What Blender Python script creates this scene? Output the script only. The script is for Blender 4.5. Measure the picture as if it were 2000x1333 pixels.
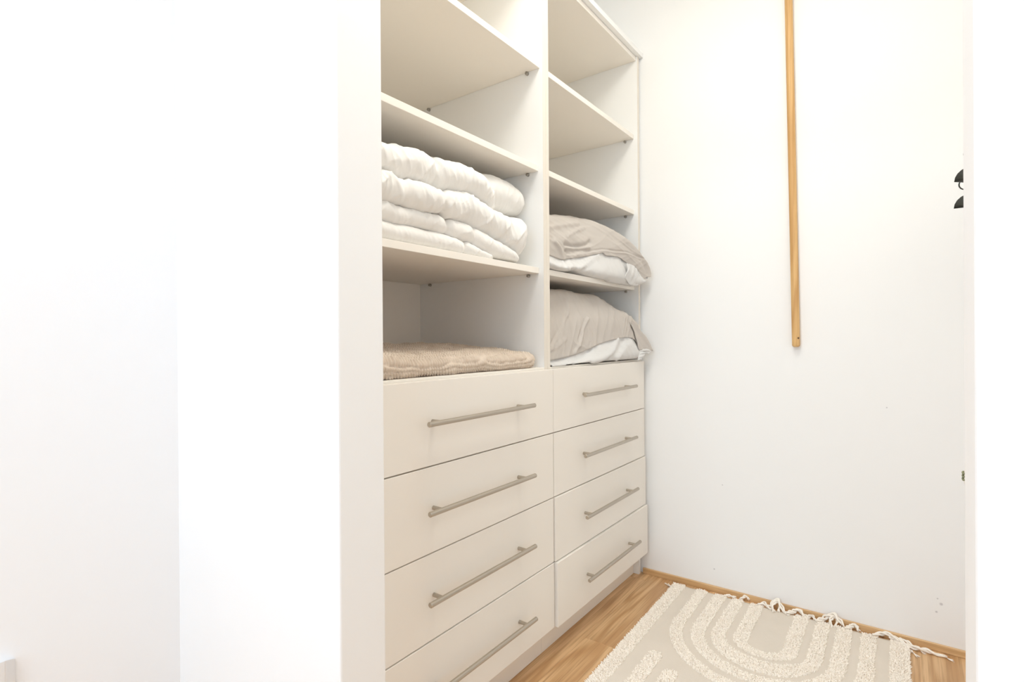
import bpy, bmesh, math, random
from mathutils import Vector, noise
random.seed(7)
for o in list(bpy.data.objects): bpy.data.objects.remove(o)
S = bpy.context.scene
COL = S.collection

# ---------------------------------------------------------------- camera
FPX, YAW, PITCH, ROLL, CAMZ = 1042.5, 0.634321, 0.0026304, 0.0068826, 1.0
fw = Vector((-math.sin(YAW)*math.cos(PITCH), math.cos(YAW)*math.cos(PITCH), -math.sin(PITCH)))
rt0 = Vector((math.cos(YAW), math.sin(YAW), 0)); dn0 = fw.cross(rt0)
cr, sr = math.cos(ROLL), math.sin(ROLL)
rt = rt0*cr + dn0*sr; dn = dn0*cr - rt0*sr
cam = bpy.data.cameras.new('camera'); camo = bpy.data.objects.new('camera', cam); COL.objects.link(camo)
cam.sensor_width = 36; cam.lens = FPX*36/2000; cam.clip_start = 0.02
from mathutils import Matrix
camo.matrix_world = Matrix(((rt.x, -dn.x, -fw.x, 0), (rt.y, -dn.y, -fw.y, 0), (rt.z, -dn.z, -fw.z, CAMZ), (0, 0, 0, 1)))
S.camera = camo
EYE = Vector((0, 0, CAMZ))
def at(px, py, ax, v):
    """point where the sight line of a photo pixel meets the plane (axis = v)"""
    d = rt*(px-1000) + dn*(py-666.5) + fw*FPX
    return EYE + d*((v-EYE[ax])/d[ax])

# ---------------------------------------------------------------- world, lights, exposure
w = bpy.data.worlds.new('sky'); S.world = w; w.use_nodes = True
w.node_tree.nodes['Background'].inputs[0].default_value = (0.80, 0.88, 1.0, 1)
w.node_tree.nodes['Background'].inputs[1].default_value = 0.15
def area(name, loc, size, aim, power, col, shape='RECTANGLE'):
    l = bpy.data.lights.new(name, 'AREA'); l.shape = shape; l.size, l.size_y = size
    l.energy = power; l.color = col
    o = bpy.data.objects.new(name, l); COL.objects.link(o); o.location = loc
    o.rotation_euler = (Vector(aim)-Vector(loc)).to_track_quat('-Z', 'Y').to_euler()
    return o
area('window_daylight', (-0.10, -2.66, 1.45), (2.3, 1.7), (-0.3, 0.6, 1.2), 41, (0.58, 0.82, 1.0))
area('room_fill_light', (-0.65, -1.0, 2.56), (0.8, 0.8), (-0.65, -1.0, 0), 31.5, (0.90, 0.92, 1.0), 'DISK')  # fill light added to brighten the room, not a known lamp
area('closet_lamp_light', (-0.40, 1.10, 2.565), (0.5, 0.5), (-0.40, 1.10, 0), 13.0, (1.0, 0.962, 0.855), 'DISK')
S.cycles.max_bounces = 24; S.cycles.diffuse_bounces = 16
S.view_settings.view_transform = 'Standard'; S.view_settings.look = 'None'
S.view_settings.exposure = 0.0; S.view_settings.gamma = 1; S.view_settings.use_curve_mapping = False

# ---------------------------------------------------------------- helpers
def tag(o, label=None, cat=None, group=None, kind=None):
    if label: o['label'] = label
    if cat: o['category'] = cat
    if group: o['group'] = group
    if kind: o['kind'] = kind
    return o
def link(name, me, mat=None, parent=None):
    o = bpy.data.objects.new(name, me); COL.objects.link(o)
    if mat and not me.materials: me.materials.append(mat)
    if parent: o.parent = parent
    return o
def empty(name, loc=(0, 0, 0)):
    o = bpy.data.objects.new(name, None); COL.objects.link(o); o.location = loc; o.empty_display_size = .05
    return o
def tomesh(bm, name, smooth=False):
    bmesh.ops.recalc_face_normals(bm, faces=bm.faces)
    me = bpy.data.meshes.new(name); bm.to_mesh(me); bm.free()
    if smooth:
        for p in me.polygons: p.use_smooth = True
    return me
def bbox(bm, x0, x1, y0, y1, z0, z1, bev=0.0, seg=2):
    r = bmesh.ops.create_cube(bm, size=1)
    for v in r['verts']:
        v.co = Vector((x0+(v.co.x+.5)*(x1-x0), y0+(v.co.y+.5)*(y1-y0), z0+(v.co.z+.5)*(z1-z0)))
    if bev:
        es = list({e for v in r['verts'] for e in v.link_edges})
        bmesh.ops.bevel(bm, geom=es, offset=bev, segments=seg, profile=.5, affect='EDGES')
def box(name, x0, x1, y0, y1, z0, z1, mat, parent=None, bev=0.0008, seg=2):
    """box with its origin at the middle of its base"""
    ox, oy, oz = (x0+x1)/2, (y0+y1)/2, z0
    bm = bmesh.new(); bbox(bm, x0-ox, x1-ox, y0-oy, y1-oy, 0, z1-z0, bev, seg)
    o = link(name, tomesh(bm, name), mat, parent); o.location = (ox, oy, oz)
    if parent: o.location = Vector((ox, oy, oz)) - parent.location
    return o
def tube(bm, pts, r, seg=10, cap=True):
    pts = [Vector(p) for p in pts]; rings = []
    n = len(pts); up = Vector((0, 0, 1))
    for i, p in enumerate(pts):
        t = (pts[min(i+1, n-1)]-pts[max(i-1, 0)]).normalized()
        a = t.cross(up)
        if a.length < 1e-3: a = t.cross(Vector((1, 0, 0)))
        a.normalize(); b = t.cross(a); up = -b
        rr = r[i] if isinstance(r, (list, tuple)) else r
        rings.append([bm.verts.new(p+(a*math.cos(k*2*math.pi/seg)+b*math.sin(k*2*math.pi/seg))*rr) for k in range(seg)])
    for i in range(n-1):
        for k in range(seg):
            bm.faces.new((rings[i][k], rings[i][(k+1) % seg], rings[i+1][(k+1) % seg], rings[i+1][k]))
    if cap:
        bm.faces.new(rings[0]); bm.faces.new(rings[-1])
def spline(pts, n):
    """n points along a Catmull-Rom curve through pts, even in arc length"""
    P = [Vector(p) for p in pts]; P = [P[0]*2-P[1]]+P+[P[-1]*2-P[-2]]
    out = []
    for i in range(1, len(P)-2):
        for k in range(24):
            t = k/24; a, b, c, d = P[i-1:i+3]
            out.append(.5*((2*b)+(c-a)*t+(2*a-5*b+4*c-d)*t*t+(3*b-a-3*c+d)*t**3))
    out.append(P[-2]); L = [0]
    for i in range(1, len(out)): L.append(L[-1]+(out[i]-out[i-1]).length)
    res, j = [], 0
    for k in range(n):
        s = L[-1]*k/(n-1)
        while j < len(L)-2 and L[j+1] < s: j += 1
        f = (s-L[j])/max(1e-9, L[j+1]-L[j]); res.append(out[j].lerp(out[j+1], min(1, f)))
    return res
def lerp_curve(pts, x):
    if x <= pts[0][0]: return pts[0][1]
    for (a, b), (c, d) in zip(pts, pts[1:]):
        if x <= c:
            t = (x-a)/(c-a); t = t*t*(3-2*t)*.5+t*.5
            return b+(d-b)*t
    return pts[-1][1]

# ---------------------------------------------------------------- materials
def mat(name, col, rough=.5, bump=None, metal=0.0, var=None, spec=.5, sheen=0.0):
    """bump=(scale, strength, dist, stretch)  var=(scale, colour2, stretch)"""
    m = bpy.data.materials.new(name); m.use_nodes = True; nt = m.node_tree; N = nt.nodes; L = nt.links
    b = N['Principled BSDF']; b.inputs['Base Color'].default_value = (*col, 1); b.inputs['Roughness'].default_value = rough
    b.inputs['Metallic'].default_value = metal; b.inputs['Specular IOR Level'].default_value = spec
    if sheen: b.inputs['Sheen Weight'].default_value = sheen
    tc = N.new('ShaderNodeTexCoord')
    def nz(scale, stretch, det=4):
        mp = N.new('ShaderNodeMapping'); mp.inputs['Scale'].default_value = stretch
        L.new(tc.outputs['Object'], mp.inputs[0]); t = N.new('ShaderNodeTexNoise')
        t.inputs['Scale'].default_value = scale; t.inputs['Detail'].default_value = det
        L.new(mp.outputs[0], t.inputs['Vector']); return t
    if var:
        t = nz(var[0], var[2] if len(var) > 2 else (1, 1, 1)); r = N.new('ShaderNodeMixRGB')
        r.inputs[1].default_value = (*col, 1); r.inputs[2].default_value = (*var[1], 1)
        mr = N.new('ShaderNodeMapRange'); mr.inputs[1].default_value = .35; mr.inputs[2].default_value = .65
        L.new(t.outputs[0], mr.inputs[0]); L.new(mr.outputs[0], r.inputs[0]); L.new(r.outputs[0], b.inputs['Base Color'])
    if bump:
        t = nz(bump[0], bump[3] if len(bump) > 3 else (1, 1, 1), 5); bp = N.new('ShaderNodeBump')
        bp.inputs['Strength'].default_value = bump[1]; bp.inputs['Distance'].default_value = bump[2]
        L.new(t.outputs[0], bp.inputs['Height']); L.new(bp.outputs[0], b.inputs['Normal'])
    return m
WHITE = (.865, .87, .875)
M_wall = mat('wall_paint', WHITE, .6, (70, .12, .002), spec=.3)
M_wallb = mat('wall_paint_closet', (.86, .865, .87), .6, (60, .10, .002), spec=.3)
M_ceil = mat('ceiling_paint', (.88, .88, .88), .8)
M_panel = mat('white_melamine', (.85, .855, .855), .42, (400, .03, .0005), spec=.4)
M_edge = mat('cream_melamine', (.845, .81, .755), .42, (400, .04, .0005), spec=.4)
M_band = mat('cream_edge_band', (.75, .70, .63), .42, (400, .04, .0005), spec=.4)
M_drawer = mat('cream_drawer_front', (.825, .79, .74), .40, (260, .05, .0005), spec=.4)
M_metal = mat('brushed_nickel', (.50, .45, .385), .32, (300, .08, .0005, (1, .02, 1)), metal=1.0)
M_pin = mat('pin_steel', (.42, .40, .37), .35, metal=1.0)
M_duvet = mat('white_cotton', (.82, .81, .79), .9, (900, .10, .0006), spec=.15, sheen=.1)
M_case = mat('grey_beige_cotton', (.53, .49, .455), .85, (900, .12, .0006), spec=.2, sheen=.1)
M_white = mat('white_pillow_cotton', (.68, .675, .67), .9, (900, .10, .0006), spec=.15)
M_blank = mat('beige_gauze', (.68, .585, .495), .95, (500, .25, .001), var=(60, (.63, .53, .44)), spec=.1, sheen=.2)
M_rug = mat('rug_weave', (.70, .64, .565), .95, (420, .6, .0012, (1, .35, 1)), var=(9, (.68, .62, .545)), spec=.1)
M_tuft = mat('rug_tuft_yarn', (.92, .875, .805), .95, None, var=(120, (.88, .825, .75)), spec=.1)
M_black = mat('black_plastic', (.022, .023, .02), .38)
M_plast = mat('white_plastic', (.76, .74, .72), .4)
M_olive = mat('olive_cord', (.25, .26, .16), .9)

def wood(name, c1, c2, c3, axis='Y', scale=1.0, rough=.38):
    m = bpy.data.materials.new(name); m.use_nodes = True; nt = m.node_tree; N = nt.nodes; L = nt.links
    b = N['Principled BSDF']; b.inputs['Roughness'].default_value = rough
    tc = N.new('ShaderNodeTexCoord'); oi = N.new('ShaderNodeObjectInfo')
    off = N.new('ShaderNodeVectorMath'); off.operation = 'SCALE'; off.inputs[0].default_value = (3.1, 7.7, 5.3)
    L.new(oi.outputs['Random'], off.inputs['Scale'])
    add = N.new('ShaderNodeVectorMath'); add.operation = 'ADD'
    L.new(tc.outputs['Object'], add.inputs[0]); L.new(off.outputs[0], add.inputs[1])
    st = {'Y': (1, .10, 1), 'Z': (1, 1, .06), 'X': (.08, 1, 1)}[axis]
    mp = N.new('ShaderNodeMapping'); mp.inputs['Scale'].default_value = st; L.new(add.outputs[0], mp.inputs[0])
    big = N.new('ShaderNodeTexNoise'); big.inputs['Scale'].default_value = 9*scale; big.inputs['Detail'].default_value = 2
    L.new(mp.outputs[0], big.inputs['Vector'])
    mul = N.new('ShaderNodeMath'); mul.operation = 'MULTIPLY'; mul.inputs[1].default_value = 11
    L.new(big.outputs[0], mul.inputs[0])
    sn = N.new('ShaderNodeMath'); sn.operation = 'SINE'; 
    mul2 = N.new('ShaderNodeMath'); mul2.operation = 'MULTIPLY'; mul2.inputs[1].default_value = 6.28*.5
    L.new(mul.outputs[0], mul2.inputs[0]); L.new(mul2.outputs[0], sn.inputs[0])
    fine = N.new('ShaderNodeTexNoise'); fine.inputs['Scale'].default_value = 170*scale; fine.inputs['Detail'].default_value = 4
    mp2 = N.new('ShaderNodeMapping'); mp2.inputs['Scale'].default_value = {'Y': (1, .03, 1), 'Z': (1, 1, .02), 'X': (.03, 1, 1)}[axis]
    L.new(add.outputs[0], mp2.inputs[0]); L.new(mp2.outputs[0], fine.inputs['Vector'])
    r1 = N.new('ShaderNodeMapRange'); r1.inputs[1].default_value = -1; r1.inputs[2].default_value = 1
    L.new(sn.outputs[0], r1.inputs[0])
    mx = N.new('ShaderNodeMixRGB'); mx.inputs[1].default_value = (*c1, 1); mx.inputs[2].default_value = (*c2, 1)
    p = N.new('ShaderNodeMath'); p.operation = 'POWER'; p.inputs[1].default_value = 2.0
    L.new(r1.outputs[0], p.inputs[0]); L.new(p.outputs[0], mx.inputs[0])
    mx2 = N.new('ShaderNodeMixRGB'); mx2.inputs[2].default_value = (*c3, 1); L.new(mx.outputs[0], mx2.inputs[1])
    r2 = N.new('ShaderNodeMapRange'); r2.inputs[1].default_value = .42; r2.inputs[2].default_value = .72; r2.inputs[4].default_value = .80
    L.new(fine.outputs[0], r2.inputs[0]); L.new(r2.outputs[0], mx2.inputs[0])
    hs = N.new('ShaderNodeHueSaturation'); L.new(mx2.outputs[0], hs.inputs['Color'])
    rv = N.new('ShaderNodeMapRange'); rv.inputs[3].default_value = .90; rv.inputs[4].default_value = 1.08
    L.new(oi.outputs['Random'], rv.inputs[0]); L.new(rv.outputs[0], hs.inputs['Value'])
    L.new(hs.outputs[0], b.inputs['Base Color'])
    bp = N.new('ShaderNodeBump'); bp.inputs['Strength'].default_value = .08; bp.inputs['Distance'].default_value = .001
    L.new(fine.outputs[0], bp.inputs['Height']); L.new(bp.outputs[0], b.inputs['Normal'])
    return m
M_oak = wood('oak_plank', (.72, .475, .255), (.53, .305, .14), (.40, .22, .095))
M_oakx = wood('oak_strip', (.72, .48, .25), (.63, .39, .185), (.52, .31, .14), 'X')
M_pine = wood('pine_pole', (.66, .42, .18), (.53, .30, .11), (.46, .25, .085), 'Z', 1.6, .5)

# closet back wall: the same paint with a few small scuffs low down by the corner
def add_scuffs(m, spots):
    nt = m.node_tree; N = nt.nodes; L = nt.links; b = N['Principled BSDF']
    geo = N.new('ShaderNodeNewGeometry'); last = None
    for (p, r) in spots:
        d = N.new('ShaderNodeVectorMath'); d.operation = 'DISTANCE'; d.inputs[1].default_value = p
        L.new(geo.outputs['Position'], d.inputs[0])
        mr = N.new('ShaderNodeMapRange'); mr.inputs[1].default_value = r*.4; mr.inputs[2].default_value = r; mr.inputs[3].default_value = 1; mr.inputs[4].default_value = 0
        L.new(d.outputs['Value'], mr.inputs[0])
        if last is None: last = mr.outputs[0]
        else:
            mx = N.new('ShaderNodeMath'); mx.operation = 'MAXIMUM'; L.new(last, mx.inputs[0]); L.new(mr.outputs[0], mx.inputs[1]); last = mx.outputs[0]
    mix = N.new('ShaderNodeMixRGB'); mix.inputs[1].default_value = b.inputs['Base Color'].default_value; mix.inputs[2].default_value = (.58, .58, .60, 1)
    L.new(last, mix.inputs[0]); L.new(mix.outputs[0], b.inputs['Base Color'])
YB = 2.1675
M_wallscuff = mat('wall_paint_scuffed', (.85, .855, .86), .6, (60, .10, .002), spec=.3)
add_scuffs(M_wallscuff, [((.090, YB, .150), .0058), ((.078, YB, .122), .0042), ((.081, YB, .165), .003), ((-.61, YB, .087), .004), ((-.577, YB, .425), .003), ((-.049, YB, .765), .003)])

# ---------------------------------------------------------------- the setting
CEIL = 2.62
Y0, Y1 = .5726, .6747          # the wall with the opening
XL, XR = -.800, .0460          # sides of the opening
XW = -1.448                    # left wall of the room
def struct(o, label=None): o['kind'] = 'structure'; return tag(o, label)
floor = struct(box('floor', -1.62, 2.05, -2.80, 2.29, -.06, -.012, M_oak, bev=0))
pw, pl = .207, 1.205
seam0, joint0 = -.867, 1.579
plank_me = {}
for i in range(-4, 17):
    xa, xb = seam0+i*pw, seam0+(i+1)*pw
    xa, xb = max(xa, -1.60), min(xb, 2.03)
    if xb-xa < .02: continue
    ph = joint0 + (0, .43, -.38, .17, -.21, .52)[(i) % 6] - 4*pl
    for k in range(7):
        ya, yb = max(ph+k*pl, -2.78), min(ph+(k+1)*pl, 2.27)
        if yb-ya < .03: continue
        key = (round(xb-xa, 4), round(yb-ya, 4))
        g = .00025
        if key not in plank_me:
            bm = bmesh.new(); hx, hy = (xb-xa)/2-g, (yb-ya)/2-g
            bbox(bm, -hx, hx, -hy, hy, 0, .012, .0006, 1)
            plank_me[key] = tomesh(bm, 'plank')
        p = link('plank', plank_me[key], M_oak, floor); p.location = Vector(((xa+xb)/2, (ya+yb)/2, -.012))-floor.location
struct(box('ceiling', -1.62, 2.05, -2.80, 2.29, CEIL, CEIL+.08, M_ceil, bev=0))
struct(box('wall_left', XW-.12, XW, -2.70, Y0, 0, CEIL, M_wall, bev=0))
struct(box('wall_front', XW-.12, XL, Y0, Y1, 0, CEIL, M_wall, bev=.0035))
struct(box('wall_jamb', XR, 2.0, Y0, Y1, 0, CEIL, M_wall, bev=.004))
struct(box('wall_lintel', XL-.004, XR+.004, Y0+.001, Y1-.001, 2.12, CEIL, M_wall, bev=0))
struct(box('wall_back', -1.60, .31, YB, YB+.10, 0, CEIL, M_wallscuff, bev=0))
struct(box('wall_closet_left', -1.60, -1.476, Y1, YB, 0, CEIL, M_wallb, bev=0))
XCR = .205
struct(box('wall_closet_right', XCR, XCR+.10, Y1, YB, 0, CEIL, M_wallb, bev=0))
struct(box('wall_right', 1.90, 2.0, -2.70, Y0, 0, CEIL, M_wall, bev=0))
# rear wall of the room with the window the daylight comes through
bm = bmesh.new()
for q in ((-1.568, -1.30, 0, CEIL), (1.10, 2.0, 0, CEIL), (-1.30, 1.10, 0, .55), (-1.30, 1.10, 2.32, CEIL)):
    bbox(bm, q[0], q[1], -2.80, -2.70, q[2], q[3])
struct(link('wall_rear', tomesh(bm, 'wall_rear'), M_wall))
win = struct(empty('window_1', (-.10, -2.75, .55)))
for nm, q in (('window_frame', ((-.85, -.80, .55, 2.32), (1.50, 1.55, .55, 2.32), (-.80, 1.50, .55, .60), (-.80, 1.50, 2.27, 2.32), (.325, .375, .60, 2.27))),):
    bm = bmesh.new()
    for a in q: bbox(bm, a[0]-.35, a[1]-.35, -.03, .03, a[2]-.55, a[3]-.55, .003, 1)
    link(nm, tomesh(bm, nm), M_plast, win)
struct(box('baseboard_back', -.9035, XCR, YB-.010, YB, 0, .0225, M_oakx, bev=.0015))

# ---------------------------------------------------------------- storage units
XF = -.905; XBK = -1.452; TH = .0172
ZTOP, ZDECK = 2.1752, .9125
DZ = [.7075, .5060, .3035, .1000]; DTOP = .9080
def cyl_x(bm, x0, x1, y, z, r, seg=16, bev=.0008):
    tube(bm, [(x0, y, z), (x0+.0001, y, z), (x1-bev, y, z), (x1, y, z)], [r*.98, r, r, r*.85], seg)
def make_handle(parent, yc, zc, xf):
    bm = bmesh.new(); L2, r = .2115, .0062; xb = xf+.0305
    tube(bm, [(xb, yc-L2, zc), (xb, yc-L2+.0012, zc), (xb, yc+L2-.0012, zc), (xb, yc+L2, zc)], [r*.82, r, r, r*.82], 20)
    for s in (-1, 1):
        cyl_x(bm, xf, xb, yc+s*.1690, zc, .0050)
    me = tomesh(bm, 'handle', True)
    for e in me.edges: pass
    for v in me.vertices: v.co -= Vector((xf, yc, zc))
    h = link('handle', me, M_metal, parent); h.location = Vector((xf, yc, zc))-parent.matrix_basis.translation-(parent.parent.location if parent.parent else Vector())
    md = h.modifiers.new('es', 'EDGE_SPLIT'); md.split_angle = math.radians(40)
    return h
def make_unit(ya, yb, label, right):
    U = empty('storage_unit', ((XF+XBK)/2, (ya+yb)/2, 0))
    tag(U, label, 'shelving unit', 'built-in storage units')
    ia, ib = ya+TH, yb-TH
    for (a, b) in ((ya, ia), (ib, yb)):
        sp = box('side_panel', XBK-.008, XF-.0011, a+.0002, b-.0002, .10, 2.1930, M_panel, U, .0004)
        bm = bmesh.new(); bbox(bm, -.0005, .0005, -(b-a)/2+.0003, (b-a)/2-.0003, 0, 2.093, .0003, 1)
        eb = link('edge_band', tomesh(bm, 'edge_band'), M_band, sp); eb.location = Vector((XF-.0005, (a+b)/2, .10))-sp.location-U.location
        box('foot', XBK-.008, -.9112 if (right and a > 2) else -.9525, a+.0002, b-.0002, 0, .0998, M_panel, U, .0006)
    box('back_panel', XBK-.008, XBK, ia+.0002, ib-.0002, .10, 2.1930, M_edge, U, .0004)
    box('top_panel', XBK+.0005, -.9112, ia+.0003, ib-.0003, ZTOP, 2.1930, M_edge, U)
    box('deck_panel', XBK+.0005, XF, ia+.0003, ib-.0003, ZDECK-.0172, ZDECK, M_edge, U)
    box('bottom_panel', XBK+.0005, XF-.002, ia+.0003, ib-.0003, .1005, .1170, M_edge, U)
    box('kick_board', -.951, -.935, ya+.0003, (ib if right else yb)-.0003, 0.0005, .0990, M_edge, U)
    for k, (z, xfr) in enumerate(((1.2068, -.9228), (1.5275, -.9228), (1.8478, -.9228 if right else -.9150))):
        sh = box('shelf', XBK+.0008, xfr, ia+.0006, ib-.0006, z, z+.0185, M_edge, U, .0010)
        for yy, s in ((ia, 1), (ib, -1)):
            for xx in (-.9610, -1.3980):
                bm = bmesh.new()
                tube(bm, [(0, 0, 0), (0, s*.0015, 0), (0, s*.0085, 0), (0, s*.0095, 0)], [.0052, .0052, .0046, .0036], 14)
                p = link('shelf_pin', tomesh(bm, 'shelf_pin', False), M_pin, sh)
                p.location = Vector((xx, yy+s*.0003, z-.0052))-sh.location-U.location
    # drawers
    zt = DTOP
    for k in range(4):
        zb = DZ[k]; z0, z1 = zb+(.0012 if k < 3 else 0), zt-.0018
        opn = {2: .004, 3: .0115}.get(k, 0) if right else (0, .0006, 0, .0012)[k]
        xf = -.8850+opn
        if right: fa, fb = ya+.0030, 2.1405
        else: fa, fb = ya+.0020, yb+.0010-(.0022 if k in (1, 2, 3) else 0)
        bm = bmesh.new(); c = Vector((xf, (fa+fb)/2, z0))
        bbox(bm, -.0185, 0, fa-c.y, fb-c.y, 0, z1-z0, .0012, 2)
        # tray behind the front
        ta, tb, zz0, zz1 = ia+.013-c.y, ib-.013-c.y, max(.012, .121-z0), (z1-z0)-.045
        xa = XBK+.03-xf
        bbox(bm, xa, -.0185, ta, ta+.012, zz0, zz1); bbox(bm, xa, -.0185, tb-.012, tb, zz0, zz1)
        bbox(bm, xa, xa+.012, ta+.012, tb-.012, zz0, zz1); bbox(bm, xa+.012, -.0185, ta+.012, tb-.012, zz0, zz0+.006)
        d = link('drawer', tomesh(bm, 'drawer'), M_drawer, U); d.location = c-U.location
        make_handle(d, 1.0580 if not right else 1.7800, (.8112, .6103, .4075, .1990)[k] if not right else (.8130, .6105, .4070, .1995)[k], xf)
        zt = zb
    return U
UL = make_unit(.6815, 1.4170, 'cream storage unit next to the wall end, with duvet and beige blanket on its shelves', False)
UR = make_unit(1.4170, 2.1525, 'cream storage unit in the corner by the back wall, holding two pillows', True)
tb_ = box('top_board', -1.458, -.8925, .6800, YB-.0008, 2.1945, 2.2140, M_panel, None, .0010)
tag(tb_, 'white top board lying across both storage units along their upper edge', 'board')

# ---------------------------------------------------------------- cloth helpers
def fbm(p, o=3):
    s, a = 0, 1
    for i in range(o): s += a*noise.noise(p); p = p*2.03; a *= .5
    return s
def mesh_grid(name, rows, closed_v=True, caps=True):
    """rows: list of rings of points"""
    vs = [p for r in rows for p in r]; m = len(rows[0]); fs = []
    for i in range(len(rows)-1):
        for k in range(m if closed_v else m-1):
            k2 = (k+1) % m
            fs.append((i*m+k, i*m+k2, (i+1)*m+k2, (i+1)*m+k))
    if caps and closed_v:
        fs.append(tuple(range(m))); fs.append(tuple(range((len(rows)-1)*m, len(rows)*m)))
    me = bpy.data.meshes.new(name); me.from_pydata([tuple(v) for v in vs], [], fs)
    bm = bmesh.new(); bm.from_mesh(me); bmesh.ops.recalc_face_normals(bm, faces=bm.faces); bm.to_mesh(me); bm.free()
    for p in me.polygons: p.use_smooth = True
    return me
def displace(me, fn):
    ns = [v.normal.copy() for v in me.vertices]
    for v, n in zip(me.vertices, ns): v.co += n*fn(v.co, n)
def recenter(o, base):
    for v in o.data.vertices: v.co -= base
    o.location = base - (o.parent.location if o.parent else Vector())

# ---------------------------------------------------------------- duvet
Zs = 1.2068+.0185
DV = empty('duvet', (-1.15, 1.05, Zs))
tag(DV, 'thick white folded duvet in four soft layers on the middle shelf', 'duvet')
def Zc(L, x):   # trace from the photograph (zoom frame 700,240 x4.165) carried onto the plane x
    return [tuple(at(700+a/4.165, 240+b/4.165, 0, x)) for a, b in L]
def yz_of(L, x): return sorted([(p[1], p[2]) for p in Zc(L, x)])
def layer(top, bot, xc, xfront, ya, yb, seams=(), xback=-1.40, wr=.0018, seed=0.0, flat=None, endp=.5, n=300, m=84):
    rows = []
    T = yz_of(top, xc); B = yz_of(bot, xc)
    for i in range(n):
        s = i/(n-1); s = .5-.5*math.cos(math.pi*s) if True else s
        y = ya+(yb-ya)*s
        zt, zb = lerp_curve(T, y), lerp_curve(B, y)
        if flat is not None: zb = flat
        # rounded ends
        e = min(1, (y-ya)/.05); e2 = min(1, (yb-y)/.075)
        k = math.sqrt(max(0, 1-(1-e)**2))*math.sqrt(max(0, 1-(1-e2)**2)); k = max(k, .02)
        h = max(.004, (zt-zb)/2)*(k**endp); zm = (zt+zb)/2
        for (sy, dep, wd) in seams:
            g = math.exp(-((y-sy)/wd)**2); h *= 1-dep*g
        xf = xfront(y) if callable(xfront) else xfront
        for (sy, dep, wd) in seams: xf -= .012*math.exp(-((y-sy)/wd)**2)*(dep/.2)
        xf = xback+(xf-xback)*(.55+.45*k)
        xm, a = (xf+xback)/2, (xf-xback)/2
        ring = []
        for j in range(m):
            t = 2*math.pi*j/m; c, q = math.cos(t), math.sin(t)
            ex = .22
            px = xm+a*math.copysign(abs(c)**ex, c) if False else None
            # stadium section: flat top and bottom, round nose of radius h
            if c >= 0: px = xf-min(h*1.15, a)+min(h*1.15, a)*c
            else: px = xback+min(h, a)*(1+c)
            ring.append(Vector((px, y, zm+h*1.03*q)))
        rows.append(ring)
    me = mesh_grid('fold', rows)
    def f(p, nn):
        front = max(0, nn.x)*.9+.25
        d = fbm(Vector((p.x*10, p.y*15+seed, p.z*9)), 2)*.0032
        r = 1-abs(noise.noise(Vector((p.y*62+p.z*26+seed*3, p.z*12, p.x*8+seed))))
        d += front*wr*(r**4*1.6-.4)
        r2 = 1-abs(noise.noise(Vector((p.y*26-p.z*20+seed*5, p.z*10+3, p.x*9))))
        d += front*wr*1.1*(r2**5*1.8-.4)
        r3 = 1-abs(noise.noise(Vector((p.y*115+p.z*45*math.sin(seed+p.y*6), p.z*20, p.x*14+seed))))
        d += front*wr*.45*(r3**3-.4)
        return d
    displace(me, f)
    o = link('fold', me, M_duvet, DV); o.location = -DV.location
    return o
c_top = [(150, 140), (200, 150), (340, 175), (480, 210), (590, 255), (620, 270), (660, 274), (760, 302), (900, 355), (1000, 410), (1080, 500), (1150, 600), (1200, 690), (1225, 750)]
c12 = [(150, 380), (205, 395), (280, 455), (400, 470), (490, 490), (560, 515), (640, 550), (800, 545), (900, 570), (1000, 630), (1150, 720), (1260, 765), (1400, 775)]
c23 = [(150, 625), (210, 637), (300, 665), (500, 715), (650, 745), (720, 780), (850, 805), (1020, 890), (1130, 950), (1250, 1030), (1290, 1075), (1380, 1092), (1500, 1110)]
c34 = [(150, 770), (210, 787), (290, 818), (440, 840), (640, 890), (720, 915), (870, 965), (930, 990), (1000, 1040), (1080, 1085), (1250, 1125), (1400, 1150)]
l2top = c12[:-2]+[(1260, 760), (1330, 763), (1390, 790), (1450, 870), (1472, 950)]
Y = lambda a, b, x: at(700+a/4.165, 240+b/4.165, 0, x)[1]
xc = -.940
layer(c34, c34, xc, -.928, .690, 1.235, [(Y(860, 1000, xc), .25, .008)], flat=Zs+.001, seed=1.3, wr=.001)
layer(c23, c34, xc, -.926, .690, 1.365, [(Y(712, 820, xc), .22, .010), (Y(930, 930, xc), .10, .007)], seed=4.1, wr=.0012)
layer(l2top, c23, xc, lambda y: -.914+.006*math.sin(y*9), .700, 1.3925, [(Y(665, 650, xc), .22, .010), (.845, .1, .01)], seed=7.7, wr=.0026)
layer(c_top, c12, xc, lambda y: -.918-.05*max(0, y-1.12)/.2, .692, 1.262, [(Y(610, 350, xc), .20, .011)], seed=2.2, wr=.0020)
rear_top = [(700, 300), (900, 362), (1010, 415), (1080, 422), (1150, 442), (1230, 490), (1290, 545), (1350, 610), (1372, 650)]
rear_bot = [(700, 640), (1000, 700), (1200, 745), (1330, 760), (1372, 770)]
layer(rear_top, rear_bot, -.985, -.952, .95, Y(1376, 660, -.985), [], seed=9.1, wr=.0010, endp=.75)
# the rolled end of the inner fold that shows at the left between the two upper layers
layer([(120, 405), (215, 425), (262, 445), (282, 475)], [(120, 560), (215, 548), (262, 520), (282, 495)], -.93, -.917, .70, .8145, [], seed=11.0, wr=.001, n=60)

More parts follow.
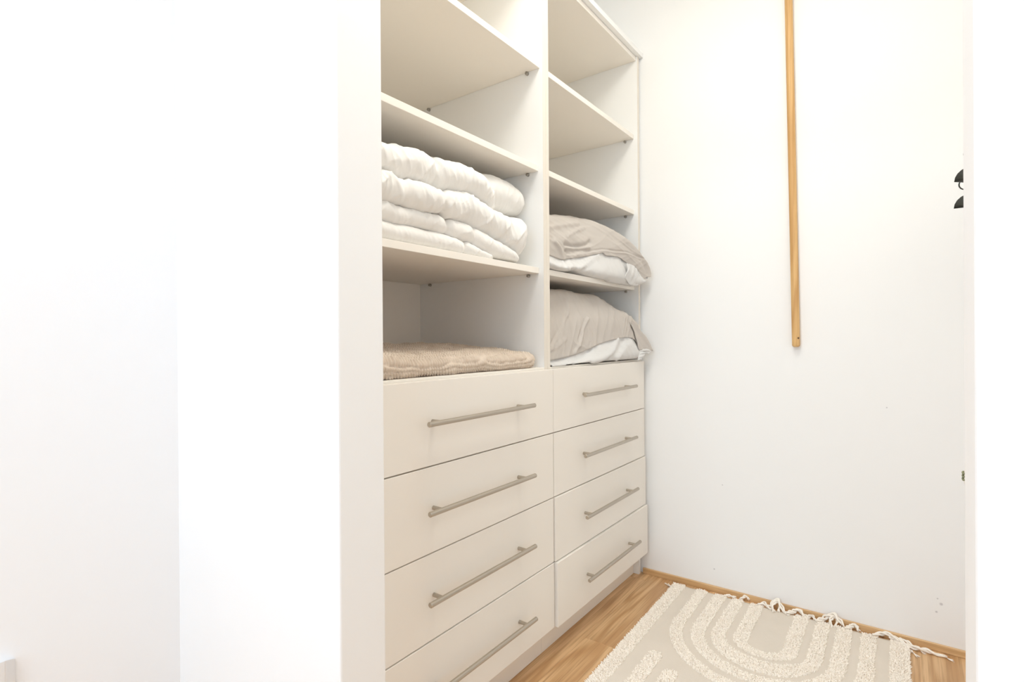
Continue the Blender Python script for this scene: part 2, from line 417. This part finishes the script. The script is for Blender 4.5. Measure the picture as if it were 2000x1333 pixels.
# ---------------------------------------------------------------- blanket
BL = empty('folded_blanket', (-1.13, 1.02, ZDECK)); tag(BL, 'folded beige crinkled gauze blanket lying on top of the left drawers', 'blanket')
rows = []; n, m = 480, 230
def resample(P, n):
    L = [0]
    for a, b in zip(P, P[1:]): L.append(L[-1]+(b-a).length)
    out, j = [], 0
    for k in range(n):
        d = L[-1]*k/(n-1)
        while j < len(L)-2 and L[j+1] < d: j += 1
        out.append(P[j].lerp(P[j+1], min(1, (d-L[j])/max(1e-9, L[j+1]-L[j]))))
    return out
for i in range(n):
    s = i/(n-1); y = .700+(1.384-.700)*s
    e2 = min(1, (1.384-y)/.042); e1 = min(1, (y-.700)/.03)
    k = math.sqrt(max(0, 1-(1-e2)**2))*math.sqrt(max(0, 1-(1-e1)**2)); k = max(k, .05)
    xf = -.917-.012*(1-k)+.004*noise.noise(Vector((y*14, 3, 0)))
    if y > 1.30: xf -= (y-1.30)*.14
    xb = -1.395; ring = []
    for j in range(161):            # front foot, round nose, over the top, down the back
        t = -math.pi/2+math.pi*1.5*j/160; c, q = math.cos(t), math.sin(t)
        if t <= math.pi/2: px_ = 0; f = j/160
        r0 = .022
        if t < math.pi/2: x = xf-r0+r0*c; back = 0; ez = q
        else: back = (t-math.pi/2)/(math.pi/2); x = xf-r0-(xf-r0-xb)*back; ez = 1-max(0, (back-.93)/.07)**2*1.6
        ht = (.041+.025*min(1, back*1.5)+.004*noise.noise(Vector((x*9, y*9, 1))))*(.45+.55*k)
        ring.append(Vector((x, y, ZDECK+.003+ht/2+ht/2*ez)))
    rows.append(resample(ring, m)+[Vector((xb+.01+(xf-.03-xb)*q/6, y, ZDECK+.001)) for q in range(7)])
me = mesh_grid('blanket_cloth', rows)
def bl(p, nn):
    # rows of little puckers running along the shelf
    wv = (p.x+p.z*.9)*math.pi/.0105 + 2.6*fbm(Vector((p.x*9, p.y*11, p.z*10)), 2)
    rows_ = abs(math.sin(wv)); row = math.floor(wv/math.pi)
    pk = abs(math.sin(p.y*math.pi/.0088+row*1.7+2.5*noise.noise(Vector((p.y*12, p.x*30, row*.31)))))
    crease = fbm(Vector((p.x*24+5, p.y*19, p.z*30)), 2)
    left = max(0, 1-(p.y-.75)/.12)
    if p.z < ZDECK+.004: return 0
    return .0082*rows_**.8*(.2+.8*pk)+.0062*crease*(1+1.2*left)
displace(me, bl)
for v in me.vertices: v.co.z = max(v.co.z, ZDECK+.0008)
o = link('blanket_cloth', me, M_blank, BL); o.location = -BL.location

# ---------------------------------------------------------------- pillows
def loft(curves, n, per, wig=None):
    """surface through a list of 3D curves (each resampled to n points); Catmull-Rom across"""
    C = [spline(c, n) for c in curves]; rows = []
    for i in range(n):
        col = [c[i] for c in C]; P = [col[0]*2-col[1]]+col+[col[-1]*2-col[-2]]; r = []
        for k in range(1, len(P)-2):
            for q in range(per):
                t = q/per; a, b, c, d = P[k-1:k+3]
                r.append(.5*((2*b)+(c-a)*t+(2*a-5*b+4*c-d)*t*t+(3*b-a-3*c+d)*t**3))
        r.append(col[-1]); rows.append(r)
    return rows
def tr(L, o, s, x):
    return [at(o[0]+a/s, o[1]+b/s, 0, (x(a) if callable(x) else x)) for a, b in L]
def setz(P, z): return [Vector((p.x, p.y, z)) for p in P]
def setx(P, x): return [Vector((x, p.y, p.z)) for p in P]
def sheet(name, rows, parent, m, thick=.0016, disp=None):
    me = mesh_grid(name, rows, closed_v=False)
    if disp: displace(me, disp)
    o = link(name, me, m, parent); o.location = -parent.location
    md = o.modifiers.new('thick', 'SOLIDIFY'); md.thickness = thick; md.offset = -1
    return o

def wrinkle(dirs):
    def f(p, nn):
        d = fbm(Vector((p.x*8, p.y*8, p.z*8)), 2)*.004
        for (ky, kz, kx, amp, sd, po) in dirs:
            r = 1-abs(noise.noise(Vector((p.y*ky+p.z*kz+p.x*kx+sd, p.z*4+sd, p.y*3))))
            d += amp*(r**po-.3)
        return d
    return f

def folds(o, s, x, L):
    F_ = [([(q.y, q.z) for q in spline(tr(p, o, s, x), 14)], a, w_) for p, a, w_ in L]
    def f(p, nn):
        d = 0
        if nn.x <= .05 or p.x < x-.10: return 0
        for P, a, w_ in F_:
            best = 9
            for (y0, z0), (y1, z1) in zip(P, P[1:]):
                ey, ez = y1-y0, z1-z0; t = ((p.y-y0)*ey+(p.z-z0)*ez)/(ey*ey+ez*ez); t = min(1, max(0, t))
                q = math.hypot(p.y-y0-ey*t, p.z-z0-ez*t)
                if q < best: best = q
            if best < 3*w_: d += a*math.exp(-(best/w_)**2)
        return d*min(1, nn.x*1.6)
    return f

# --- lower pillow, standing on the right-hand drawers
o2, s2 = (1060, 550), 7.84
P2 = empty('pillow', (-1.12, 1.80, ZDECK)); tag(P2, 'large pillow with grey-beige top and white underside lying directly on the drawers', 'pillow', 'pillows in the corner unit')
top = [(-90, 110), (0, 122), (120, 135), (330, 145), (500, 175), (640, 205), (780, 228), (950, 340), (1080, 430), (1200, 472), (1290, 530), (1370, 640), (1420, 780), (1450, 900), (1468, 1040)]
bnd = [(-90, 1250), (0, 1238), (120, 1212), (450, 1140), (700, 1040), (900, 950), (1130, 880), (1300, 856), (1390, 885), (1440, 955), (1462, 1050)]
botm = [(-90, 1300), (0, 1296), (120, 1284), (400, 1272), (700, 1262), (1000, 1252), (1200, 1243), (1330, 1238), (1400, 1230), (1440, 1180), (1462, 1080)]
xr = lambda a: -1.00+.10*max(0, (a-700)/770)
xb = lambda a: -.925+.038*max(0, (a-300)/1170)
def mid(A, B, f, x): return [Vector((x(i/(len(A)-1)), p.y*(1-f)+q.y*f, p.z*(1-f)+q.z*f)) for i, (p, q) in enumerate(zip(A, B))]
N = 200
ct = spline(tr(top, o2, s2, xr), N); cb = spline(tr(bnd, o2, s2, xb), N); c0 = spline(tr(botm, o2, s2, lambda a: -.918+.026*max(0, (a-300)/1170)), N)
c0 = [Vector((p.x, p.y, max(p.z, ZDECK+.003))) for p in c0]
def keepin(P): return [Vector((p.x, min(max(p.y, 1.4375), 2.131 if p.x < -.902 else 2.160), p.z)) for p in P]
ct, cb, c0 = keepin(ct), keepin(cb), keepin(c0)
m1 = [Vector((p.x*.42+q.x*.58+.020*math.sin(math.pi*min(1, i/N*1.1)), p.y*.5+q.y*.5, p.z*.55+q.z*.45+.006)) for i, (p, q) in enumerate(zip(ct, cb))]
back = [Vector((-1.20, min(p.y, 2.10), ZDECK+(p.z-ZDECK)*.86)) for p in ct]
back2 = [Vector((-1.36, min(p.y, 2.08), ZDECK+(p.z-ZDECK)*.45)) for p in ct]
back3 = [Vector((-1.40, min(p.y, 2.07), ZDECK+.004)) for p in ct]
und = [Vector((-1.15, min(p.y, 2.10), ZDECK+.002)) for p in c0]
W2 = wrinkle([(26, -16, 4, .0035, 1.0, 5), (40, 14, 8, .0020, 5.0, 5)])
def W2b(p, nn):
    d = W2(p, nn)
    return d+FL2(p, nn)
FL2 = folds(o2, s2, -.925, [([(195, 180), (200, 330), (170, 470), (130, 610)], .009, .009), ([(245, 220), (235, 380), (190, 520)], -.007, .008),
    ([(472, 300), (462, 480), (385, 625), (250, 855), (140, 1045)], .007, .006), ([(430, 560), (340, 700), (220, 880), (130, 1000)], -.006, .007),
    ([(700, 570), (620, 705), (575, 880), (520, 1000), (470, 1100)], .007, .006), ([(650, 610), (590, 760), (540, 900)], -.005, .006), ([(370, 880), (300, 940), (170, 1050)], .004, .005), ([(480, 930), (520, 990), (600, 1010)], .004, .005)])
rows = loft([back3, back2, back, ct, m1, cb], N, 24)
cov = sheet('pillowcase', rows, P2, M_case, .0025, W2b)
shr = lambda P, d: [Vector((p.x-2.6*d, p.y, p.z-.9*d)) for p in P]
rows = loft([back3, shr(back2, .004), shr(back, .004), shr(ct, .006), shr(m1, .006), shr(cb, .0015), c0, und, back3], N, 10)
WW = wrinkle([(22, 24, 0, .004, 3.0, 4)])
FLW2 = folds(o2, s2, -.905, [([(770, 1035), (640, 1150), (450, 1255)], -.006, .006), ([(1130, 885), (1000, 1080), (850, 1180), (720, 1225)], .008, .008), ([(1200, 890), (1080, 1080), (930, 1200)], -.006, .008), ([(1310, 920), (1120, 1100), (1060, 1225)], .006, .008)])
def WWb(p, nn): return FLW2(p, nn)+.6*WW(p, nn)*max(0, min(1, (nn.x)*1.2)) if p.x > -.99 and p.z > ZDECK+.004 else -.003
me = mesh_grid('pillow_body', [r[:-1] for r in rows]); displace(me, WWb)
for v in me.vertices: v.co.z = max(v.co.z, ZDECK+.0006)
ob = link('pillow_body', me, M_white, P2); ob.location = -P2.location
# open end of the case: a grey flap that sticks out past the unit's side
A = tr([(1190, 476), (1330, 560), (1430, 660), (1500, 760), (1600, 880), (1690, 1060)], o2, s2, lambda a: -.925+.085*(a-1190)/500)
Bc = tr([(1215, 520), (1310, 610), (1380, 720), (1420, 840), (1448, 940), (1470, 1050)], o2, s2, lambda a: -.915+.040*(a-1215)/255)
Bm = [(p+q)/2+Vector((-.008, 0, 0)) for p, q in zip(spline(A, 40), spline(Bc, 40))]
sheet('case_flap', loft([spline(A, 40), Bm, spline(Bc, 40)], 40, 8), P2, M_case, .003, wrinkle([(40, 30, 0, .002, 2, 4)]))
E1 = tr([(1690, 1060), (1640, 1095), (1570, 1112), (1530, 1160), (1490, 1212)], o2, s2, lambda a: -.842-.030*(1690-a)/200)
E2 = tr([(1470, 1050), (1466, 1080), (1460, 1120), (1455, 1170), (1450, 1225)], o2, s2, -.878)
sheet('white_hem', loft([spline(E1, 30), [(p+q)/2+Vector((.006*math.sin(i*.7), 0, .004)) for i, (p, q) in enumerate(zip(spline(E1, 30), spline(E2, 30)))], spline(E2, 30)], 30, 8), P2, M_white, .003, wrinkle([(50, 40, 0, .002, 2, 4)]))

# --- upper pillow on the shelf above
o1, s1 = (1060, 400), 7.84
P1 = empty('pillow', (-1.12, 1.80, Zs)); tag(P1, 'flatter pillow with grey-beige top and white underside on the shelf above the other pillow', 'pillow', 'pillows in the corner unit')
top = [(-90, 130), (0, 143), (110, 155), (400, 166), (500, 186), (700, 240), (850, 296), (1000, 376), (1200, 510), (1330, 620), (1450, 770), (1545, 920), (1580, 1030), (1575, 1110)]
bnd = [(-90, 690), (0, 715), (110, 770), (330, 850), (360, 832), (600, 800), (850, 752), (920, 742), (970, 780), (1150, 802), (1290, 890), (1420, 960), (1480, 1060), (1530, 1150)]
botm = [(-90, 920), (0, 938), (110, 972), (300, 1022), (480, 1004), (600, 1060), (900, 1150), (1150, 1195), (1300, 1222), (1400, 1238), (1480, 1222), (1530, 1175)]
ct = spline(tr(top, o1, s1, lambda a: -.985+.115*max(0, (a-500)/1080)), N)
cb = spline(tr(bnd, o1, s1, lambda a: -.918+.050*max(0, (a-600)/900)), N)
c0 = spline(tr(botm, o1, s1, lambda a: -.922+.046*max(0, (a-600)/900)), N)
c0 = [Vector((p.x, p.y, max(p.z, Zs+.003) if p.x < -.915 else p.z)) for p in c0]
ct, cb, c0 = keepin(ct), keepin(cb), keepin(c0)
m1 = [Vector((p.x*.35+q.x*.65+.012, p.y*.5+q.y*.5, p.z*.5+q.z*.5+.004)) for p, q in zip(ct, cb)]
back = [Vector((-1.18, min(p.y, 2.10), Zs+(p.z-Zs)*.86)) for p in ct]
back2 = [Vector((-1.34, min(p.y, 2.08), Zs+(p.z-Zs)*.45)) for p in ct]
back3 = [Vector((-1.38, min(p.y, 2.07), Zs+.004)) for p in ct]
und = [Vector((-1.15, min(p.y, 2.10), Zs+.002)) for p in c0]
W1 = wrinkle([(14, 46, 4, .0022, 8.0, 5), (10, -30, 6, .0018, 2.0, 5)])
def W1b(p, nn):
    d = W1(p, nn)
    return d+FL1(p, nn)
FL1 = folds(o1, s1, -.92, [([(350, 610), (500, 640), (650, 625), (720, 570)], -.010, .008), ([(350, 660), (520, 670), (690, 655)], .006, .006), ([(350, 700), (520, 700), (690, 690)], -.006, .005),
    ([(120, 350), (400, 300), (640, 268)], .005, .008), ([(400, 490), (500, 425), (700, 350)], .004, .007), ([(170, 560), (230, 640), (290, 760), (320, 850)], .007, .008),
    ([(370, 745), (620, 725), (850, 690), (960, 715), (1150, 745), (1290, 830), (1430, 900)], -.0028, .0030), ([(370, 785), (620, 762), (850, 718), (960, 745), (1150, 772), (1290, 858)], .002, .003)])
rows = loft([back3, back2, back, ct, m1, cb], N, 24)
sheet('pillowcase', rows, P1, M_case, .0030, W1b)
rows = loft([back3, shr(back2, .004), shr(back, .004), shr(ct, .006), shr(m1, .007), shr(cb, .002), c0, und, back3], N, 10)
WV = wrinkle([(18, -26, 0, .0045, 3.0, 4), (34, 8, 0, .003, 9, 4)])
FLW1 = folds(o1, s1, -.90, [([(870, 770), (780, 860), (690, 935), (560, 985)], .007, .007), ([(840, 830), (700, 960), (620, 1000)], -.006, .007), ([(390, 860), (400, 930), (430, 990)], .006, .006), ([(470, 1000), (700, 1080), (1000, 1150), (1250, 1190)], -.004, .006)])
def WVb(p, nn): return FLW1(p, nn)+.6*WV(p, nn)*max(0, min(1, nn.x*1.2)) if p.x > -.99 else -.003
me = mesh_grid('pillow_body', [r[:-1] for r in rows]); displace(me, WVb)
for v in me.vertices: v.co.z = max(v.co.z, Zs+.0006) if v.co.x < -.915 else v.co.z
ob = link('pillow_body', me, M_white, P1); ob.location = -P1.location
# bunched white end of the pillow
E1 = tr([(1290, 900), (1380, 925), (1440, 985), (1500, 1090), (1535, 1165)], o1, s1, -.868)
E2 = tr([(1262, 1120), (1300, 1180), (1330, 1222), (1420, 1243), (1520, 1195)], o1, s1, -.872)
me_ = [(p+q)/2+Vector((.010, 0, .004*math.sin(i*.8))) for i, (p, q) in enumerate(zip(spline(E1, 30), spline(E2, 30)))]
sheet('bunched_end', loft([spline(E1, 30), me_, spline(E2, 30)], 30, 8), P1, M_white, .004, wrinkle([(60, -40, 0, .004, 2, 3)]))

# ---------------------------------------------------------------- wooden pole on the back wall
bm = bmesh.new()
pa, pb = Vector((-.3345, YB-.0140, 2.315)), Vector((-.3150, YB-.0140, .9665))
pts = []; rr = []
for i in range(40):
    t = i/39; p = pa.lerp(pb, t); pts.append(p-pb); rr.append(.0132)
for z, q in ((.0000, .0), ):
    pass
d_ = (pb-pa).normalized()
pts = pts[:-1]+[-d_*.0075, -d_*.004, -d_*.0012, Vector((0, 0, 0))]
rr = rr[:-1]+[.0132, .0122, .0095, .005]
tube(bm, pts, rr, 20)
me = tomesh(bm, 'wooden_pole', True); pole = link('wooden_pole', me, M_pine); pole.location = pb
tag(pole, 'long pale wooden pole hanging upright on the white back wall', 'pole')
bm = bmesh.new(); tube(bm, [(0, 0, 0), (0, -.0012, 0), (0, -.0016, 0)], [.0035, .0033, .0015], 10)
kn = link('knot', tomesh(bm, 'knot'), mat('dark_knot', (.13, .07, .03), .7), pole); kn.location = Vector((.0085, -.0093, .0320)); kn.rotation_euler = (0, 0, math.radians(40))
tag(kn, 'small dark knot near the lower end')

# ---------------------------------------------------------------- rug
RO = Vector((-.752, 2.126, 0)); PH = .0105; RW, RL = .757, 1.20
ud = Vector((math.cos(PH), math.sin(PH), 0)); vd = Vector((math.sin(PH), -math.cos(PH), 0))
RUG = empty('rug', RO+ud*RW/2+vd*RL/2); tag(RUG, 'cream cotton rug with raised tufted arches and knotted tassels on the oak floor', 'rug')
def rp(u, v, z): return RO+ud*u+vd*v+Vector((0, 0, z))
def edge_w(v): return .004*noise.noise(Vector((v*30, 5, 0)))
rows_t = []; nu, nv = 90, 140
vs, fs = [], []
for iv in range(nv+1):
    v = RL*iv/nv
    for iu in range(nu+1):
        u = RW*iu/nu
        uu = u+edge_w(v)*(1 if iu == 0 else (-1 if iu == nu else 0)); vv = v+(.007*noise.noise(Vector((u*40, 1, 0))) if iv in (0, nv) else 0)
        vs.append(rp(uu, vv, .0065+.0012*noise.noise(Vector((u*7, v*7, 2)))))
nb = len(vs)
for p in list(vs): vs.append(Vector((p.x, p.y, .0008)))
for iv in range(nv):
    for iu in range(nu):
        a = iv*(nu+1)+iu; b = a+1; c = a+nu+2; d = a+nu+1
        fs.append((a, d, c, b)); fs.append((nb+a, nb+b, nb+c, nb+d))
for iu in range(nu):
    a = iu; fs.append((a, a+1, nb+a+1, nb+a)); a = nv*(nu+1)+iu; fs.append((a+1, a, nb+a, nb+a+1))
for iv in range(nv):
    a = iv*(nu+1); fs.append((a+nu+1, a, nb+a, nb+a+nu+1)); a += nu; fs.append((a, a+nu+1, nb+a+nu+1, nb+a))
me = bpy.data.meshes.new('woven_base'); me.from_pydata([tuple(p-RUG.location) for p in vs], [], fs)
for p in me.polygons: p.use_smooth = True
link('woven_base', me, M_rug, RUG)
UC, VC = .381, .270
RAD = [(.094, .052), (.160, .120), (.224, .182), (.292, .252)]
def inband(u, v):
    if u < .043 or u > RW-.046: return True
    du = abs(u-UC)
    r = du if v < VC else math.hypot(du, v-VC)
    if v > VC and r < .13: r = math.hypot(du, (v-VC)*1.25)
    for ro, ri in RAD:
        if ri <= r <= ro: return True
    if v >= VC and r > .292+.035 or (v >= VC and v > .60):
        # stripes of the second motif, cut off by the outer arch with rounded ends
        for c in (.112, .184, .250, .316, .381):
            for cc in (c, 2*UC-c):
                if abs(u-cc) < .021:
                    duc = abs(cc-UC); v0 = VC+math.sqrt(max(0, .347**2-duc**2))+.012
                    if duc > .30: return False
                    if v > v0+.021-math.sqrt(max(0, .021**2-(u-cc)**2)): return True
    return False
vs, fs = [], []; st = .0032; rnd = random.Random(3)
for iu in range(int(RW/st)+2):
    for iv in range(int(RL/st)):
        u = iu*st+rnd.uniform(-.5, .5)*st-.001; v = iv*st+rnd.uniform(-.5, .5)*st
        wb = .0030*noise.noise(Vector((u*38, v*38, 4)))
        if not inband(u+wb, v+wb): continue
        h = rnd.uniform(.0042, .0085); a = rnd.uniform(0, 6.283); l = rnd.uniform(.001, .0058); w2 = rnd.uniform(.0014, .0023)
        if u < .012: l *= 1.4; a = math.pi+rnd.uniform(-.9, .9)
        if u > RW-.012: l *= 1.4; a = rnd.uniform(-.9, .9)
        lx, lv = math.cos(a)*l, math.sin(a)*l
        b = len(vs); a0 = rnd.uniform(0, 1.57)
        for k in range(4):
            vs.append(rp(u+w2*math.cos(a0+k*1.5708), v+w2*math.sin(a0+k*1.5708), .0050))
        for k in range(4):
            vs.append(rp(u+lx*.45+w2*1.05*math.cos(a0+k*1.5708), v+lv*.45+w2*1.05*math.sin(a0+k*1.5708), .0055+h*.72))
        vs.append(rp(u+lx, v+lv, .0055+h))
        for k in range(4):
            k2 = (k+1) % 4
            fs.append((b+k, b+k2, b+4+k2, b+4+k)); fs.append((b+4+k, b+4+k2, b+8))
me = bpy.data.meshes.new('tufted_pile'); me.from_pydata([tuple(p-RUG.location) for p in vs], [], fs)
tp = link('tufted_pile', me, M_tuft, RUG); tag(tp, 'raised shaggy arches and stripes of cream tufts', kind='stuff')
# knotted tassels along the end by the wall
def tassel(path, strands=3, rad=.0052, tw=2.5, r0=.0024, frayed=True, seed=1):
    rn = random.Random(seed); P = spline(path, 46); bm = bmesh.new(); r = r0*1.25; rad *= 1.15
    for s in range(strands):
        pts, rr_ = [], []
        for i, p in enumerate(P):
            t = i/45; a = tw*6.283*t*(1 if s % 2 else .85)+s*6.283/strands
            rd = rad*(1-.25*t)*(1+.25*math.sin(i*.9+s))
            tg = (P[min(i+1, 45)]-P[max(i-1, 0)]).normalized(); n1 = tg.cross(Vector((0, 0, 1)))
            n1 = n1.normalized() if n1.length > .01 else Vector((1, 0, 0)); n2 = tg.cross(n1)
            q = p+(n1*math.cos(a)+n2*math.sin(a))*rd
            q.z = max(q.z, r+.0012); q.y = min(q.y, YB-.0105-r-.0006 if q.z < .027 else YB-r-.0006)
            pts.append(q); rr_.append(r*(1 if t < .9 else (1-t)*7+.3))
        tube(bm, pts, rr_, 7)
    if frayed:
        e = P[-1]; d0 = (P[-1]-P[-6]).normalized()
        for k in range(9):
            d = (d0+Vector((rn.uniform(-.5, .5), rn.uniform(-.4, .4), rn.uniform(-.2, .15)))).normalized(); ln = rn.uniform(.010, .024)
            q = [e+d*ln*j/4+Vector((0, 0, -.001*j)) for j in range(5)]
            for z in q: z.z = max(z.z, .0022); z.y = min(z.y, YB-.0125)
            tube(bm, q, [.0011, .0011, .001, .0008, .0004], 5)
    me = tomesh(bm, 'tassel', True)
    for v in me.vertices: v.co -= RUG.location
    return link('tassel', me, M_tuft, RUG)
def F(px, py, z): return at(px, py, 2, z)
tassel([F(1322, 1152, .008), F(1312, 1146, .010), F(1304, 1142, .004)], 2, .003, 1, .0018, True, 1)
tassel([F(1412, 1168, .008), F(1420, 1163, .016), F(1430, 1167, .008), F(1438, 1166, .010)], 2, .003, 1.5, .0022, False, 2)
tassel([F(1446, 1172, .008), F(1455, 1166, .018), F(1464, 1172, .008)], 2, .003, 1.5, .0022, False, 12)
tassel([F(1482, 1184, .008), F(1492, 1180, .012), F(1500, 1184, .014), F(1507, 1188, .012), F(1510, 1178, .026), F(1520, 1173, .034), F(1526, 1184, .026), F(1530, 1194, .014), F(1536, 1202, .008)], 3, .0045, 2.2, .0026, False, 3)
tassel([F(1512, 1196, .008), F(1508, 1184, .024), F(1516, 1176, .032), F(1524, 1182, .022), F(1521, 1196, .010)], 2, .0035, 1.6, .0024, False, 13)
tassel([F(1536, 1200, .010), F(1548, 1196, .014), F(1560, 1193, .018), F(1571, 1202, .012), F(1580, 1210, .008)], 3, .0045, 2.2, .0025, False, 4)
tassel([F(1578, 1206, .010), F(1586, 1203, .014), F(1592, 1212, .008)], 2, .003, 1.2, .0022, True, 14)
tassel([F(1594, 1216, .008), F(1606, 1210, .014), F(1618, 1204, .026), F(1630, 1202, .034), F(1640, 1212, .026), F(1648, 1226, .010)], 3, .0050, 2.2, .0026, False, 5)
tassel([F(1626, 1226, .006), F(1621, 1214, .022), F(1628, 1206, .028), F(1636, 1214, .018), F(1632, 1226, .008)], 2, .0035, 1.6, .0024, False, 15)
tassel([F(1652, 1230, .008), F(1664, 1223, .020), F(1672, 1224, .018), F(1679, 1234, .008)], 3, .004, 1.8, .0024, False, 6)
tassel([F(1706, 1244, .010), F(1720, 1238, .014), F(1732, 1238, .018), F(1748, 1247, .012), F(1768, 1258, .010), F(1790, 1268, .009), F(1812, 1272, .008), F(1832, 1279, .006), F(1850, 1286, .004)], 3, .0045, 3.2, .0026, True, 7)
tassel([F(1738, 1244, .012), F(1756, 1250, .014), F(1774, 1256, .012), F(1796, 1268, .008)], 2, .004, 2.0, .0024, True, 8)
tassel([F(1768, 1262, .010), F(1776, 1270, .006), F(1784, 1276, .004)], 2, .0025, 1, .0016, True, 9)

# ---------------------------------------------------------------- black hangers on the closet's right wall
def hanger_mesh(L2, r_end):
    rows = []; n, m = 34, 22
    for i in range(n):
        s = -1+2*i/(n-1); y = L2*s; e = abs(s)
        zc_ = .036*(1-e); wd = .016+(r_end-.016)*e**1.3; cap = math.sqrt(max(0, 1-max(0, (e-.93)/.07)**2)) if e > .93 else 1
        wd *= max(cap, .15); th = (.010+.010*e)*max(cap, .25)
        ring = []
        for j in range(m):          # outer arch then inner arch
            if j < m//2:
                a = math.pi*(1-j/(m//2-1)); R1, R2 = wd, wd*1.02
            else:
                a = math.pi*((j-m//2)/(m//2-1)); R1, R2 = wd-.0012, wd*1.02-th
            ring.append(Vector((R1*math.cos(a), y, zc_+max(R2, .002)*math.sin(a)*.98)))
        rows.append(ring)
    return mesh_grid('hanger_shoulders', rows)
def hanger(x, y, z, hx, hr, hz, label, L2=.20):
    H = empty('coat_hanger', (x, y, z)); tag(H, label, 'hanger', 'black hangers on the right wall')
    link('shoulders', hanger_mesh(L2, .0330), M_black, H)
    bm = bmesh.new()
    pts = [(hx*.6, 0, .045), (hx, 0, hz-hr-.004)]+[(hx+hr*math.sin(a), 0, hz-hr*math.cos(a)) for a in [-k*math.pi*1.35/16 for k in range(17)]]
    tube(bm, pts, .0016, 8)
    link('hook', tomesh(bm, 'hook', True), M_black, H)
    H.rotation_euler.z = -.12
    return H
yh = 1.80
h1 = at(1882.5, 301, 1, yh); h2 = at(1873, 361, 1, yh)
hanger(.1480, yh, 1.3585, h1.x+.018-.1480, .018, h1.z-1.3585, 'upper black hanger just showing past the right edge of the opening')
hanger(.1470, yh, 1.2965, h2.x+.014-.1470, .014, h2.z-1.2965, 'lower black hanger just showing past the right edge of the opening')
# peg that carries them
pg = empty('wall_peg', (XCR, yh, 1.46)); tag(pg, 'black peg on the closet side wall carrying the hangers', 'peg')
bm = bmesh.new(); tube(bm, [(0, 0, .018), (-.030, 0, .016), (-.054, 0, .017), (-.060, 0, .026)], [.004, .004, .004, .0035], 10); link('pin', tomesh(bm, 'pin', True), M_black, pg)
bm = bmesh.new(); bbox(bm, -.006, 0, -.018, .018, -.015, .05, .002); link('plate', tomesh(bm, 'plate'), M_black, pg)
# cream and olive tassel lower down
TT = empty('cord_tassel', at(1889, 946, 1, 1.80)); tag(TT, 'small cream and olive cord tassel showing at the right edge, low on the closet wall', 'tassel')
bm = bmesh.new(); rn = random.Random(5)
for k in range(26):
    a = rn.uniform(0, 6.283); q = rn.uniform(.2, 1)*.008
    tube(bm, [(q*.4*math.cos(a), q*.4*math.sin(a), .050), (q*math.cos(a), q*math.sin(a), .035), (q*1.15*math.cos(a), q*1.15*math.sin(a), .015), (q*1.1*math.cos(a), q*1.1*math.sin(a), rn.uniform(0, .006))], .0014, 5)
link('strands', tomesh(bm, 'strands', True), M_tuft, TT)
bm = bmesh.new()
for k in range(3): tube(bm, [(.0085*math.cos(a), .0085*math.sin(a), .012+k*.008+.002*math.sin(3*a)) for a in [j*6.283/18 for j in range(19)]], .0026, 7)
link('wrap', tomesh(bm, 'wrap', True), M_olive, TT)
bm = bmesh.new(); tube(bm, [(0, 0, .048), (.01, 0, .065), (XCR-TT.location.x-.002, 0, .075)], .0016, 6); link('cord', tomesh(bm, 'cord', True), M_tuft, TT)

# ---------------------------------------------------------------- small wall box low on the left wall
WBx = XW
ys = [.10, .2515, .2700]; zt_ = [.362, .372, .3625]
vsb = []
for (x, y, zt) in ((WBx+.0005, ys[0], .366), (WBx+.022, ys[0], .366), (WBx+.020, ys[1], .3745), (WBx+.0005, ys[2], .3640)):
    vsb += [(x-WBx, y-.18, 0), (x-WBx, y-.18, zt-.27)]
me = bpy.data.meshes.new('socket_box'); me.from_pydata(vsb, [], [(0, 2, 3, 1), (2, 4, 5, 3), (4, 6, 7, 5), (6, 0, 1, 7), (1, 3, 5, 7), (0, 6, 4, 2)])
bm = bmesh.new(); bm.from_mesh(me); bmesh.ops.recalc_face_normals(bm, faces=bm.faces); bmesh.ops.bevel(bm, geom=list(bm.edges), offset=.0012, segments=2, affect='EDGES'); bm.to_mesh(me); bm.free()
sb = link('wall_box', me, M_plast); sb.location = (WBx, .18, .27); tag(sb, 'small pale plastic box low on the left wall', 'wall box')

# ---------------------------------------------------------------- closet lamp, and an added housing for the room's fill light
def ceiling_lamp(loc, r, label):
    L = empty('ceiling_lamp', loc); tag(L, label, 'lamp')
    bm = bmesh.new(); bmesh.ops.create_cone(bm, cap_ends=True, segments=40, radius1=r, radius2=r, depth=.03)
    for v in bm.verts: v.co.z -= .015
    link('housing', tomesh(bm, 'housing'), M_plast, L)
ceiling_lamp((-.40, 1.10, CEIL-.001), .27, 'round white ceiling lamp inside the closet')
ceiling_lamp((-.65, -1.0, CEIL-.001), .42, 'round white ceiling lamp added to the unseen room for fill light')
